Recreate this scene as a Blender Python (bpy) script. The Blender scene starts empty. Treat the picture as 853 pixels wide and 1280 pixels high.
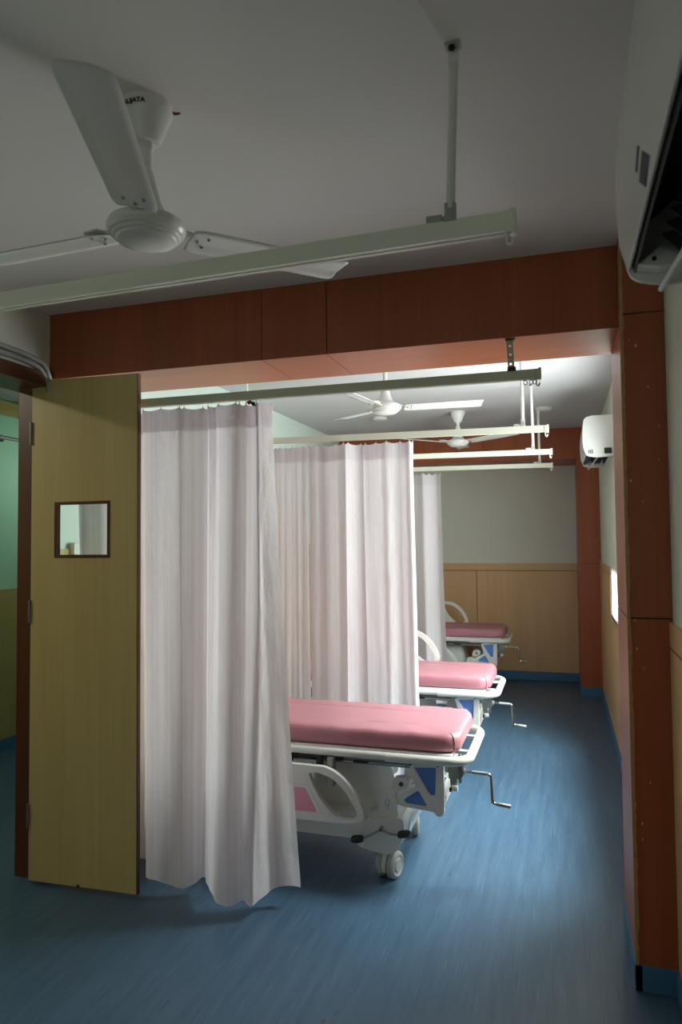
import bpy, bmesh, math, random
from mathutils import Vector, Matrix
from mathutils.geometry import tessellate_polygon
random.seed(7)
SC = bpy.context.scene
COL = SC.collection
PI = math.pi

# ------------------------------------------------------------------ materials
def new_mat(name):
    m = bpy.data.materials.new(name); m.use_nodes = True
    nt = m.node_tree; b = nt.nodes['Principled BSDF']
    return m, nt, b

def lin(c):
    return tuple(((v/255)/12.92 if v/255 <= .04045 else ((v/255+.055)/1.055)**2.4) for v in c) + (1,)

def plain(name, rgb, rough=.5, metal=0., spec=.5, noise=.06, nscale=18., bump=0.):
    m, nt, b = new_mat(name)
    b.inputs['Roughness'].default_value = rough
    b.inputs['Metallic'].default_value = metal
    b.inputs['Specular IOR Level'].default_value = spec
    tc = nt.nodes.new('ShaderNodeTexCoord')
    n = nt.nodes.new('ShaderNodeTexNoise'); n.inputs['Scale'].default_value = nscale; n.inputs['Detail'].default_value = 4
    nt.links.new(tc.outputs['Object'], n.inputs['Vector'])
    mx = nt.nodes.new('ShaderNodeMixRGB'); c = lin(rgb)
    mx.inputs[1].default_value = tuple(v*(1-noise) for v in c[:3])+(1,)
    mx.inputs[2].default_value = tuple(min(1, v*(1+noise)) for v in c[:3])+(1,)
    nt.links.new(n.outputs['Fac'], mx.inputs[0]); nt.links.new(mx.outputs[0], b.inputs['Base Color'])
    if bump:
        bp = nt.nodes.new('ShaderNodeBump'); bp.inputs['Strength'].default_value = bump; bp.inputs['Distance'].default_value = .002
        nt.links.new(n.outputs['Fac'], bp.inputs['Height']); nt.links.new(bp.outputs[0], b.inputs['Normal'])
    return m

def wood(name, c1, c2, rough=.38, axis='Z', fine=70., chips=False):
    """laminate with grain stretched along an axis"""
    m, nt, b = new_mat(name); L = nt.links.new
    b.inputs['Roughness'].default_value = rough
    tc = nt.nodes.new('ShaderNodeTexCoord'); mp = nt.nodes.new('ShaderNodeMapping')
    s = {'X': (1.2, fine, fine), 'Y': (fine, 1.2, fine), 'Z': (fine, fine, 1.2)}[axis]
    mp.inputs['Scale'].default_value = s
    L(tc.outputs['Object'], mp.inputs['Vector'])
    n = nt.nodes.new('ShaderNodeTexNoise'); n.inputs['Scale'].default_value = 1.; n.inputs['Detail'].default_value = 5; n.inputs['Roughness'].default_value = .6
    L(mp.outputs[0], n.inputs['Vector'])
    mp2 = nt.nodes.new('ShaderNodeMapping'); mp2.inputs['Scale'].default_value = tuple(v*.13 if v > 2 else v*.5 for v in s)
    L(tc.outputs['Object'], mp2.inputs['Vector'])
    n2 = nt.nodes.new('ShaderNodeTexNoise'); n2.inputs['Scale'].default_value = 1.; n2.inputs['Detail'].default_value = 3
    L(mp2.outputs[0], n2.inputs['Vector'])
    ad = nt.nodes.new('ShaderNodeMath'); ad.operation = 'ADD'; L(n.outputs['Fac'], ad.inputs[0]); L(n2.outputs['Fac'], ad.inputs[1])
    mr = nt.nodes.new('ShaderNodeMapRange'); mr.inputs['From Min'].default_value = .65; mr.inputs['From Max'].default_value = 1.35
    L(ad.outputs[0], mr.inputs['Value'])
    mx = nt.nodes.new('ShaderNodeMixRGB'); mx.inputs[1].default_value = lin(c1); mx.inputs[2].default_value = lin(c2)
    L(mr.outputs[0], mx.inputs[0]); out = mx.outputs[0]
    if chips:   # small worn pale chips, stretched upright
        mp3 = nt.nodes.new('ShaderNodeMapping'); mp3.inputs['Scale'].default_value = (34, 34, 15)
        L(tc.outputs['Object'], mp3.inputs['Vector'])
        v = nt.nodes.new('ShaderNodeTexVoronoi'); v.inputs['Scale'].default_value = 1.; L(mp3.outputs[0], v.inputs['Vector'])
        sp = nt.nodes.new('ShaderNodeSeparateColor'); L(v.outputs['Color'], sp.inputs[0])
        g = nt.nodes.new('ShaderNodeMath'); g.operation = 'MULTIPLY'; g.inputs[1].default_value = .10
        gt = nt.nodes.new('ShaderNodeMath'); gt.operation = 'GREATER_THAN'; gt.inputs[1].default_value = .55
        L(sp.outputs[0], gt.inputs[0]); L(gt.outputs[0], g.inputs[0])
        lt = nt.nodes.new('ShaderNodeMath'); lt.operation = 'LESS_THAN'; L(v.outputs['Distance'], lt.inputs[0]); L(g.outputs[0], lt.inputs[1])
        mc = nt.nodes.new('ShaderNodeMixRGB'); mc.inputs[2].default_value = lin((226, 186, 158))
        L(lt.outputs[0], mc.inputs[0]); L(out, mc.inputs[1]); out = mc.outputs[0]
    L(out, b.inputs['Base Color'])
    return m

def floor_mat():
    m, nt, b = new_mat('blue_vinyl'); L = nt.links.new
    b.inputs['Roughness'].default_value = .42; b.inputs['Specular IOR Level'].default_value = .75
    tc = nt.nodes.new('ShaderNodeTexCoord')
    def noise(scale, det=3, rough=.55):
        mp = nt.nodes.new('ShaderNodeMapping'); mp.inputs['Scale'].default_value = scale; L(tc.outputs['Object'], mp.inputs['Vector'])
        n = nt.nodes.new('ShaderNodeTexNoise'); n.inputs['Scale'].default_value = 1.; n.inputs['Detail'].default_value = det; n.inputs['Roughness'].default_value = rough
        L(mp.outputs[0], n.inputs['Vector']); return n.outputs['Fac']
    def ramp(v, a, b_):
        r = nt.nodes.new('ShaderNodeMapRange'); r.inputs['From Min'].default_value = a; r.inputs['From Max'].default_value = b_; L(v, r.inputs['Value']); return r.outputs[0]
    def mix(f, c1, c2):
        x = nt.nodes.new('ShaderNodeMixRGB')
        if isinstance(f, float): x.inputs[0].default_value = f
        else: L(f, x.inputs[0])
        for i, c in ((1, c1), (2, c2)):
            if isinstance(c, tuple): x.inputs[i].default_value = c
            else: L(c, x.inputs[i])
        return x.outputs[0]
    base = mix(ramp(noise((30, 2.2, 1)), .35, .65), lin((58, 86, 112)), lin((68, 98, 123)))
    base = mix(ramp(noise((95, 4.5, 1), 2), .60, .74), base, lin((82, 112, 137)))
    base = mix(ramp(noise((80, 4.0, 7), 2), .62, .76), base, lin((47, 74, 99)))
    # dark scuffs with a shape of their own
    sc = nt.nodes.new('ShaderNodeMath'); sc.operation = 'MULTIPLY'
    L(ramp(noise((2.3, 1.7, 3), 2), .60, .66), sc.inputs[0]); L(ramp(noise((34, 13, 1), 3), .64, .72), sc.inputs[1])
    scl = nt.nodes.new('ShaderNodeMath'); scl.operation = 'MULTIPLY'; scl.inputs[1].default_value = .75; L(sc.outputs[0], scl.inputs[0])
    base = mix(scl.outputs[0], base, lin((40, 46, 50)))
    L(base, b.inputs['Base Color'])
    rr = nt.nodes.new('ShaderNodeMapRange'); rr.inputs['To Min'].default_value = .33; rr.inputs['To Max'].default_value = .47
    L(noise((6, 2, 1)), rr.inputs['Value']); L(rr.outputs[0], b.inputs['Roughness'])
    return m

def cloth_mat(name, rgb, trans=.45):
    m = bpy.data.materials.new(name); m.use_nodes = True; nt = m.node_tree; L = nt.links.new
    nt.nodes.remove(nt.nodes['Principled BSDF']); out = nt.nodes['Material Output']
    uv = nt.nodes.new('ShaderNodeUVMap')
    mp = nt.nodes.new('ShaderNodeMapping'); mp.inputs['Scale'].default_value = (55, .25, 1); L(uv.outputs[0], mp.inputs['Vector'])
    n = nt.nodes.new('ShaderNodeTexNoise'); n.inputs['Scale'].default_value = 1.; n.inputs['Detail'].default_value = 2; L(mp.outputs[0], n.inputs['Vector'])
    cr = nt.nodes.new('ShaderNodeMapRange'); cr.inputs['From Min'].default_value = .35; cr.inputs['From Max'].default_value = .65; L(n.outputs['Fac'], cr.inputs['Value'])
    mx = nt.nodes.new('ShaderNodeMixRGB'); c = lin(rgb); mx.inputs[1].default_value = tuple(v*.90 for v in c[:3])+(1,); mx.inputs[2].default_value = c
    L(cr.outputs[0], mx.inputs[0])
    mp2 = nt.nodes.new('ShaderNodeMapping'); mp2.inputs['Scale'].default_value = (9, 5, 1); L(uv.outputs[0], mp2.inputs['Vector'])
    n2 = nt.nodes.new('ShaderNodeTexNoise'); n2.inputs['Scale'].default_value = 1.; n2.inputs['Detail'].default_value = 4; L(mp2.outputs[0], n2.inputs['Vector'])
    bp = nt.nodes.new('ShaderNodeBump'); bp.inputs['Strength'].default_value = .5; bp.inputs['Distance'].default_value = .03; L(n2.outputs['Fac'], bp.inputs['Height'])
    d = nt.nodes.new('ShaderNodeBsdfDiffuse'); t = nt.nodes.new('ShaderNodeBsdfTranslucent')
    for s in (d, t):
        L(mx.outputs[0], s.inputs['Color']); L(bp.outputs[0], s.inputs['Normal'])
    ms = nt.nodes.new('ShaderNodeMixShader'); ms.inputs[0].default_value = trans
    L(d.outputs[0], ms.inputs[1]); L(t.outputs[0], ms.inputs[2]); L(ms.outputs[0], out.inputs['Surface'])
    return m

def glass_mat(name, rgb, rough=.05):
    m, nt, b = new_mat(name)
    nt.nodes.remove(b); out = nt.nodes['Material Output']
    t = nt.nodes.new('ShaderNodeBsdfTransparent'); t.inputs['Color'].default_value = lin(rgb)
    g = nt.nodes.new('ShaderNodeBsdfGlossy'); g.inputs['Roughness'].default_value = rough
    lw = nt.nodes.new('ShaderNodeLayerWeight'); lw.inputs['Blend'].default_value = .5
    pw = nt.nodes.new('ShaderNodeMath'); pw.operation = 'POWER'; pw.inputs[1].default_value = 5; nt.links.new(lw.outputs['Facing'], pw.inputs[0])
    fr = nt.nodes.new('ShaderNodeMath'); fr.operation = 'MULTIPLY_ADD'; fr.inputs[1].default_value = .7; fr.inputs[2].default_value = .04; nt.links.new(pw.outputs[0], fr.inputs[0])
    ms = nt.nodes.new('ShaderNodeMixShader')
    nt.links.new(fr.outputs[0], ms.inputs[0]); nt.links.new(t.outputs[0], ms.inputs[1]); nt.links.new(g.outputs[0], ms.inputs[2]); nt.links.new(ms.outputs[0], out.inputs['Surface'])
    return m

def emit_mat(name, rgb, strength):
    m, nt, b = new_mat(name)
    b.inputs['Base Color'].default_value = lin(rgb); b.inputs['Emission Color'].default_value = lin(rgb); b.inputs['Emission Strength'].default_value = strength
    return m

M = dict(
    floor=floor_mat(),
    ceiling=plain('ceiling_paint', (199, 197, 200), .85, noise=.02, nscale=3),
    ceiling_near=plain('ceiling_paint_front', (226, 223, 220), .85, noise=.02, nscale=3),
    wall=plain('pale_mint_paint', (218, 220, 210), .8, noise=.03, nscale=4),
    ward_mint=plain('ward_mint_paint', (208, 222, 213), .8, noise=.03, nscale=4),
    mint=plain('mint_green_paint', (176, 222, 196), .8, noise=.03, nscale=4),
    orange=wood('cherry_laminate', (150, 76, 42), (170, 92, 54)),
    orange_x=wood('cherry_laminate_long_grain', (150, 76, 42), (170, 92, 54), axis='X'),
    pillar=wood('cherry_laminate_chipped', (150, 76, 42), (170, 92, 54), chips=True),
    edge=plain('worn_edge_band', (176, 138, 92), .6, noise=.35, nscale=60),
    groove=plain('groove_shadow_gap', (34, 22, 16), .8),
    beige=wood('beige_laminate', (204, 164, 120), (218, 180, 134), fine=55),
    olive=wood('olive_beech_laminate', (176, 158, 98), (188, 170, 110), fine=55),
    door=wood('pale_beech_laminate', (202, 176, 116), (216, 192, 134), rough=.42, fine=60),
    dark=wood('dark_stained_timber', (84, 46, 26), (104, 58, 32), rough=.4),
    skirt=plain('blue_vinyl_skirting', (70, 116, 156), .45),
    white=plain('white_enamel', (226, 226, 222), .28, noise=.01),
    plastic=plain('white_plastic', (222, 222, 218), .38, noise=.015),
    ivory=plain('ivory_powder_coat', (216, 218, 202), .42, noise=.03),
    ivory_gloss=plain('ivory_gloss_coat', (240, 242, 226), .22, noise=.02),
    clampgrey=plain('grey_clamp_plastic', (168, 170, 166), .45),
    steel=plain('chromed_steel', (190, 190, 188), .22, metal=1., noise=.04),
    dull=plain('galvanised_steel', (150, 152, 146), .42, metal=.7, noise=.1, nscale=40),
    shade=plain('ivory_shaded_coat', (206, 208, 186), .45, noise=.05),  # ivory rail coat with the shade under the beam put into its colour
    bracketm=plain('perforated_zinc_strip', (196, 196, 172), .5, metal=.1, noise=.15, nscale=60),
    pvc=plain('grey_pvc', (158, 158, 160), .5),
    black=plain('black_rubber', (22, 22, 24), .5),
    dgrey=plain('dark_grey_plastic', (52, 52, 52), .5),
    red=plain('red_plastic', (150, 46, 36), .5),
    pink=plain('pink_vinyl', (184, 124, 136), .38, noise=.03, nscale=9, bump=.12),
    pinkpanel=plain('pink_plastic', (226, 152, 174), .4),
    blue=plain('blue_plastic', (92, 132, 206), .42),
    tyre=plain('grey_rubber', (178, 180, 174), .5),
    cloth=cloth_mat('white_striped_curtain_cloth', (248, 242, 247), .41),
    tape=cloth_mat('doubled_heading_cloth', (242, 237, 241), .58),
    glass=glass_mat('clear_glass', (236, 244, 240)),
    letter=plain('black_lettering', (20, 20, 22), .5),
    badge=plain('dark_blue_badge', (58, 62, 84), .4),
)

def frosted_mat():
    m = bpy.data.materials.new('frosted_glass'); m.use_nodes = True; nt = m.node_tree
    nt.nodes.remove(nt.nodes['Principled BSDF'])
    t = nt.nodes.new('ShaderNodeBsdfTranslucent'); t.inputs['Color'].default_value = (.97, .98, .97, 1)
    tr = nt.nodes.new('ShaderNodeBsdfTransparent'); ms = nt.nodes.new('ShaderNodeMixShader'); ms.inputs[0].default_value = .35
    nt.links.new(t.outputs[0], ms.inputs[1]); nt.links.new(tr.outputs[0], ms.inputs[2]); nt.links.new(ms.outputs[0], nt.nodes['Material Output'].inputs['Surface'])
    return m
M['frosted'] = frosted_mat()

# ------------------------------------------------------------------ mesh helpers
class MB:
    def __init__(s): s.bm = bmesh.new()
    def box(s, x0, x1, y0, y1, z0, z1):
        vs = [s.bm.verts.new(p) for p in ((x0,y0,z0),(x1,y0,z0),(x1,y1,z0),(x0,y1,z0),(x0,y0,z1),(x1,y0,z1),(x1,y1,z1),(x0,y1,z1))]
        for f in ((0,3,2,1),(4,5,6,7),(0,1,5,4),(1,2,6,5),(2,3,7,6),(3,0,4,7)): s.bm.faces.new([vs[i] for i in f])
        return s
    def grid(s, rows, closed_u=False, cap=False):
        g = [[s.bm.verts.new(p) for p in r] for r in rows]
        n = len(g[0])
        for a, b in zip(g, g[1:]):
            for i in range(n if closed_u else n-1):
                j = (i+1) % n; s.bm.faces.new((a[i], a[j], b[j], b[i]))
        if cap:
            s.bm.faces.new(g[0][::-1]); s.bm.faces.new(g[-1])
        return s
    def tube(s, pts, r, n=12, closed=False, sx=1.):
        pts = [Vector(p) for p in pts]; k = len(pts)
        rr = r if isinstance(r, (list, tuple)) else [r]*k
        t0 = (pts[1]-pts[0]).normalized()
        up = Vector((0,0,1)) if abs(t0.z) < .9 else Vector((1,0,0))
        a = t0.cross(up).normalized(); rows = []
        for i in range(k):
            if closed: t = (pts[(i+1) % k]-pts[i-1]).normalized()
            elif i == 0: t = t0
            elif i == k-1: t = (pts[i]-pts[i-1]).normalized()
            else: t = ((pts[i+1]-pts[i]).normalized()+(pts[i]-pts[i-1]).normalized()).normalized()
            a = (a - t*a.dot(t)).normalized(); b = t.cross(a)
            rows.append([pts[i]+(a*math.cos(2*PI*j/n)*sx+b*math.sin(2*PI*j/n))*rr[i] for j in range(n)])
        if closed: rows.append(rows[0]); s.grid(rows, True); bmesh.ops.remove_doubles(s.bm, verts=s.bm.verts, dist=1e-6)
        else: s.grid(rows, True, True)
        return s
    def cyl(s, p0, p1, r0, r1=None, n=20):
        return s.tube([p0, p1], [r0, r0 if r1 is None else r1], n)
    def lathe(s, prof, c=(0,0,0), n=40, axis='Z'):
        rows = []
        for r, z in prof:
            row = []
            for j in range(n):
                u, v = r*math.cos(2*PI*j/n), r*math.sin(2*PI*j/n)
                p = {'Z': (u, v, z), 'X': (z, u, v), 'Y': (u, z, v)}[axis]
                row.append((c[0]+p[0], c[1]+p[1], c[2]+p[2]))
            rows.append(row)
        s.grid(rows, True, True); return s
    def plate(s, outer, d0, d1, holes=(), plane='XZ'):
        """flat plate from a 2-D outline (with holes) between two depths"""
        def P(p, d): return {'XZ': (p[0], d, p[1]), 'XY': (p[0], p[1], d), 'YZ': (d, p[0], p[1])}[plane]
        loops = [list(outer)]+[list(h) for h in holes]
        flat = [p for l in loops for p in l]
        va = [s.bm.verts.new(P(p, d0)) for p in flat]; vb = [s.bm.verts.new(P(p, d1)) for p in flat]
        for t in tessellate_polygon([[Vector((p[0], p[1], 0)) for p in l] for l in loops]):
            for vs, rev in ((va, False), (vb, True)):
                try: s.bm.faces.new([vs[i] for i in (t[::-1] if rev else t)])
                except ValueError: pass
        k = 0
        for l in loops:
            n = len(l)
            for i in range(n):
                a, b = k+i, k+(i+1) % n
                s.bm.faces.new((va[a], va[b], vb[b], vb[a]))
            k += n
        return s
    def islands(s):
        left = set(s.bm.verts); out = []
        while left:
            st = [left.pop()]; isl = set(st)
            while st:
                for e in st.pop().link_edges:
                    for w in e.verts:
                        if w not in isl: isl.add(w); left.discard(w); st.append(w)
            out.append({v.index for v in isl})
        return out
    def build_each(s, name, mat, parent=None, **k):
        """every separate piece becomes a mesh object of its own"""
        s.bm.verts.index_update(); isl = sorted(s.islands(), key=min); objs = []
        for keep in isl:
            m = MB(); m.bm.free(); m.bm = s.bm.copy(); m.bm.verts.ensure_lookup_table()
            bmesh.ops.delete(m.bm, geom=[v for v in m.bm.verts if v.index not in keep], context='VERTS')
            objs.append(m.build(name, mat, parent, **k))
        s.bm.free(); return objs
    def build(s, name, mat, parent=None, bevel=0., seg=2, smooth=35., solid=0., local=None, subd=0):
        bmesh.ops.recalc_face_normals(s.bm, faces=s.bm.faces)
        if local is not None: bmesh.ops.translate(s.bm, verts=s.bm.verts, vec=-Vector(local))
        me = bpy.data.meshes.new(name); s.bm.to_mesh(me); s.bm.free()
        me.materials.append(mat)
        if smooth:
            me.shade_smooth(); me.set_sharp_from_angle(angle=math.radians(smooth))
        o = bpy.data.objects.new(name, me); COL.objects.link(o)
        if local is not None and parent is None: o.location = local
        if parent is not None: o.parent = parent
        if bevel:
            b = o.modifiers.new('Bevel', 'BEVEL'); b.width = bevel; b.segments = seg; b.limit_method = 'ANGLE'; b.angle_limit = math.radians(40); b.harden_normals = False
        if subd:
            b = o.modifiers.new('Subdivision', 'SUBSURF'); b.levels = subd; b.render_levels = subd
        return o

def tag(o, label=None, cat=None, group=None, kind=None):
    if label: o['label'] = label
    if cat: o['category'] = cat
    if group: o['group'] = group
    if kind: o['kind'] = kind
    return o
def struct(o, label=None, cat=None): return tag(o, label, cat, kind='structure')
def empty(name, loc, label, cat, group=None):
    o = bpy.data.objects.new(name, None); COL.objects.link(o); o.location = loc
    o.empty_display_size = .1
    return tag(o, label, cat, group)
def children(o): return [c for c in COL.objects if c.parent == o]
def copy_tree(o, parent=None):
    c = o.copy(); COL.objects.link(c)
    if parent is not None: c.parent = parent
    for ch in children(o): copy_tree(ch, c)
    return c

def catmull(P, n, closed=False):
    """n samples per span"""
    P = [tuple(p) for p in P]; k = len(P); out = []
    spans = k if closed else k-1
    for i in range(spans):
        g = lambda j: P[j % k] if closed else P[max(0, min(k-1, j))]
        p0, p1, p2, p3 = g(i-1), g(i), g(i+1), g(i+2)
        for q in range(n):
            t = q/n
            out.append(tuple(.5*(2*b+(c-a)*t+(2*a-5*b+4*c-d)*t*t+(-a+3*b-3*c+d)*t**3) for a, b, c, d in zip(p0, p1, p2, p3)))
    if not closed: out.append(P[-1])
    return out
def fillet(pts, r, n=6, closed=False):
    """round the corners of a polyline"""
    pts = [Vector(p) for p in pts]; k = len(pts); out = []
    for i in range(k):
        if not closed and i in (0, k-1): out.append(pts[i]); continue
        p, a, b = pts[i], pts[i-1], pts[(i+1) % k]
        da, db = (a-p), (b-p); rr = min(r, da.length*.45, db.length*.45)
        A, B = p+da.normalized()*rr, p+db.normalized()*rr
        for q in range(n+1):
            t = q/n; out.append(A*(1-t)**2+p*2*t*(1-t)+B*t*t)
    return out
def fil2(pts, r, n=5): return [(p.x, p.y) for p in fillet([(a, b, 0) for a, b in pts], r, n, True)]

# ------------------------------------------------------------------ the room
CN, CF = 2.546, 2.585          # ceiling heights, front room / ward behind the beam
XL, XR = -2.22, .345           # left and right wall faces
YB0, YB1 = 2.68, 3.06          # the beam
YC, YE = 7.25, 7.95            # back beam / back wall
YR = -2.9                      # wall behind the camera

struct(MB().box(-4.2, .6, YR-.2, 8.2, -.12, 0).build('floor', M['floor'], smooth=0))
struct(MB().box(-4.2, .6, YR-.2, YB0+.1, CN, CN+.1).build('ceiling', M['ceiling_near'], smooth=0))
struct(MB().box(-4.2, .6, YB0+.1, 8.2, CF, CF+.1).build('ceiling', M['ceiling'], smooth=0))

# left wall with the doorway, and its continuation beside the beds
m = MB()
m.box(XL-.18, XL, YR, 1.62, 0, CN+.02); m.box(XL-.18, XL, 1.62, 2.78, 2.27, CN+.02); struct(m.build('wall_left', M['wall'], smooth=0))
XW = -2.27                     # left wall face of the ward
struct(MB().box(XL-.18, XW, 2.785, 8.1, 0, CF+.02).build('wall_ward', M['ward_mint'], smooth=0))
# right wall, with a tall window just past the pillar and a low one after it
WY0, WY1, WZ0, WZ1 = 5.07, 5.73, .94, 1.272
TY0, TY1, TZ0, TZ1 = 3.36, 4.98, .94, 2.16
m = MB()
m.box(XR, XR+.09, YR, TY0, 0, CF+.02); m.box(XR, XR+.09, TY0, TY1, 0, TZ0); m.box(XR, XR+.09, TY0, TY1, TZ1, CF+.02)
m.box(XR, XR+.09, TY1, WY0, 0, CF+.02)
m.box(XR, XR+.09, WY1, 8.1, 0, CF+.02)
m.box(XR, XR+.09, WY0, WY1, 0, WZ0); m.box(XR, XR+.09, WY0, WY1, WZ1, CF+.02)
struct(m.build('wall_right', M['wall'], smooth=0))
struct(MB().box(-4.2, .6, YE, YE+.14, 0, CF+.02).build('wall_back', M['wall'], smooth=0))
# wall behind the camera, with an opening added for fill light
m = MB()
m.box(-4.2, -1.9, YR-.14, YR, 0, CN+.02); m.box(-.5, .6, YR-.14, YR, 0, CN+.02); m.box(-1.9, -.5, YR-.14, YR, 0, .9); m.box(-1.9, -.5, YR-.14, YR, 2.1, CN+.02)
struct(m.build('wall_rear', M['wall'], smooth=0))

# the adjoining green room seen through the doorway
XG = -3.92
struct(MB().box(XG-.12, XG, YR, 8.1, 0, CF+.02).build('wall_side', M['mint'], smooth=0))
struct(MB().box(XG, XL-.18, 5.6, 5.7, 0, CF+.02).build('wall_end', M['mint'], smooth=0))
m = MB().box(XG, XG+.012, .2, 5.6, .09, 1.172)
struct(m.build('trim_1', M['olive'], smooth=0), 'olive laminate wainscot in the green side room', 'wainscot')
struct(MB().box(XG, XG+.05, .2, 5.6, 2.45, CN).build('trim_2', M['olive'], smooth=0), 'olive laminate band along the top of the green wall', 'trim')
struct(MB().box(XG, XG+.016, .2, 5.6, 0, .09).build('baseboard_side_room', M['skirt'], smooth=0))

# beam between front room and ward: laminate panels with open joints over a dark core
def beam_panels(y0, y1, z0, z1, cuts, x0, x1, soffit=True):
    core = MB().box(x0, x1, y0+.012, y1-.012, z0+.012, z1)
    m = MB(); g = .004
    xs = [x0]+cuts+[x1]
    for a, b in zip(xs, xs[1:]):
        a2, b2 = a+(g/2 if a != x0 else 0), b-(g/2 if b != x1 else 0)
        m.box(a2, b2, y0, y0+.011, z0, z1); m.box(a2, b2, y1-.011, y1, z0, z1)
    return core, m
core, pan = beam_panels(YB0, YB1, 2.25, CN+.03, [-1.17, -.888], XL, .205)
b = struct(pan.build('wall_beam', M['orange'], smooth=0), 'cherry laminate beam boxed across the room', 'beam')
core.build('joint_core', M['groove'], b, smooth=0)
m = MB()
for a, c in ((XL, -1.172), (-1.168, -.890), (-.886, .205)): m.box(a, c, YB0+.0005, YB1-.0005, 2.249, 2.261)
m.build_each('soffit_panel', M['orange_x'], b, smooth=0)

# pillar on the right: chipped laminate faces, worn edge band, open joints
PX, PY0, PY1 = .204, 2.608, 3.06
core = MB().box(PX+.012, XR, PY0+.012, PY1-.01, 0, CN)
m = MB()
for z0, z1 in ((.085, 1.228), (1.233, 2.271), (2.275, CN)):
    m.box(PX+.010, XR, PY0, PY0+.011, z0, z1)
b = struct(m.build('wall_pillar', M['pillar'], smooth=0), 'cherry laminate pillar at right, chipped and scratched', 'pillar')
core.build('joint_core', M['groove'], b, smooth=0)
m = MB()
for z0, z1 in ((.085, 1.228), (1.233, CN)): m.box(PX, PX+.011, PY0+.006, PY1, z0, z1)
m.build('inner_face', M['orange'], b, smooth=0)
# jagged worn edge
rows = []
random.seed(3)
zz = .085
while zz < CN:
    w = .009+random.uniform(-.002, .0045)
    rows.append([(PX-.0015, PY0+.008, zz), (PX-.0015, PY0-.001, zz), (PX+w, PY0-.001, zz), (PX+w, PY0+.008, zz)])
    zz += random.uniform(.012, .04)
MB().grid(rows, True, True).build('edge_band', M['edge'], b, smooth=0)
m = MB()
m.box(PX-.004, XR, PY0-.004, PY0+.02, 0, .085); m.box(PX-.004, PX+.02, PY0-.004, PY1+.004, 0, .085)
m.build('skirting', M['skirt'], b, bevel=.002, smooth=0)

# back beam and corner column
core, pan = beam_panels(YC, YE, 2.285, CF+.01, [-1.35, -1.058, -.745], XW, XR)
b = struct(pan.build('wall_back_beam', M['orange'], smooth=0), 'cherry laminate beam across the far end', 'beam')
core.build('joint_core', M['groove'], b, smooth=0)
MB().box(XW, XR, YC+.0005, YE-.0005, 2.284, 2.296).build('soffit_panel', M['orange_x'], b, smooth=0)
m = MB()
m.box(.14, XR, YC-.001, YE, .085, 1.262); m.box(.14, XR, YC-.001, YE, 1.266, 2.285)
b = struct(m.build('wall_column', M['orange'], smooth=0), 'cherry laminate column in the far right corner', 'column')
MB().box(.145, XR, YC+.003, YE, .05, 2.283).build('joint_core', M['groove'], b, smooth=0)
MB().box(.134, XR, YC-.006, YE, 0, .085).build('skirting', M['skirt'], b, bevel=.002, smooth=0)

# dado panelling: beige laminate with a top band, a groove below it and upright joints
def dado(name, axis, face, cuts, z0, zg, z1, depth, mat, lab):
    """axis 'Y': runs along X facing -Y at y=face; axis 'X': runs along Y facing -X (depth<0) at x=face"""
    m = MB(); c = MB(); g = .003
    def bx(mb, a, b_, za, zb, d):
        if axis == 'Y': mb.box(a, b_, face-d, face, za, zb)
        else: mb.box(min(face, face-d), max(face, face-d), a, b_, za, zb)
    for i, (a, b_) in enumerate(zip(cuts, cuts[1:])):
        bx(m, a+g, b_-g, z0, zg-g, depth); bx(m, a+.0005, b_-.0005, zg+g, z1, depth)
    bx(c, cuts[0], cuts[-1], z0, z1-.004, depth*.55)
    o = struct(m.build(name, M[mat], smooth=0), lab, 'dado'); c.build('joint_core', M['groove'], o, smooth=0)
    return o
dado('trim_3', 'Y', YE, [XW+.02, -1.6, -.914, .14], .09, 1.165, 1.245, .014, 'beige', 'beige laminate dado on the far wall')
m = MB(); c = MB()
o = dado('trim_4', 'X', XR, [WY1, YC], .085, 1.235, 1.28, .012, 'beige', 'beige laminate dado at the end of the right wall')
o = dado('trim_5', 'X', XR, [PY1, WY1], .085, .90, WZ0, .012, 'beige', 'beige laminate dado below the windows')
o = dado('trim_6', 'X', XR, [YR, -.6, .9, PY0], .085, 1.135, 1.22, .012, 'beige', 'beige laminate dado on the wall beside the camera')
o = dado('trim_7', 'X', XW, [2.79, 4.2, 5.6, YE], .085, 1.40, 1.475, -.012, 'olive', 'olive laminate panelling behind the bed heads')
struct(MB().box(XW, .14, YE-.02, YE, 0, .092).build('baseboard_back', M['skirt'], bevel=.002, smooth=0))
struct(MB().box(XR-.018, XR, PY1, YC, 0, .085).build('baseboard_right', M['skirt'], bevel=.002, smooth=0))
struct(MB().box(XR-.018, XR, YR, PY0-.005, 0, .085).build('baseboard_front', M['skirt'], bevel=.002, smooth=0))
m = MB().box(XL, XL+.018, YR, 1.6, 0, .085); m.box(XW, XW+.018, 2.79, YE-.02, 0, .085)
struct(m.build('baseboard_left', M['skirt'], bevel=.002, smooth=0))

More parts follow.
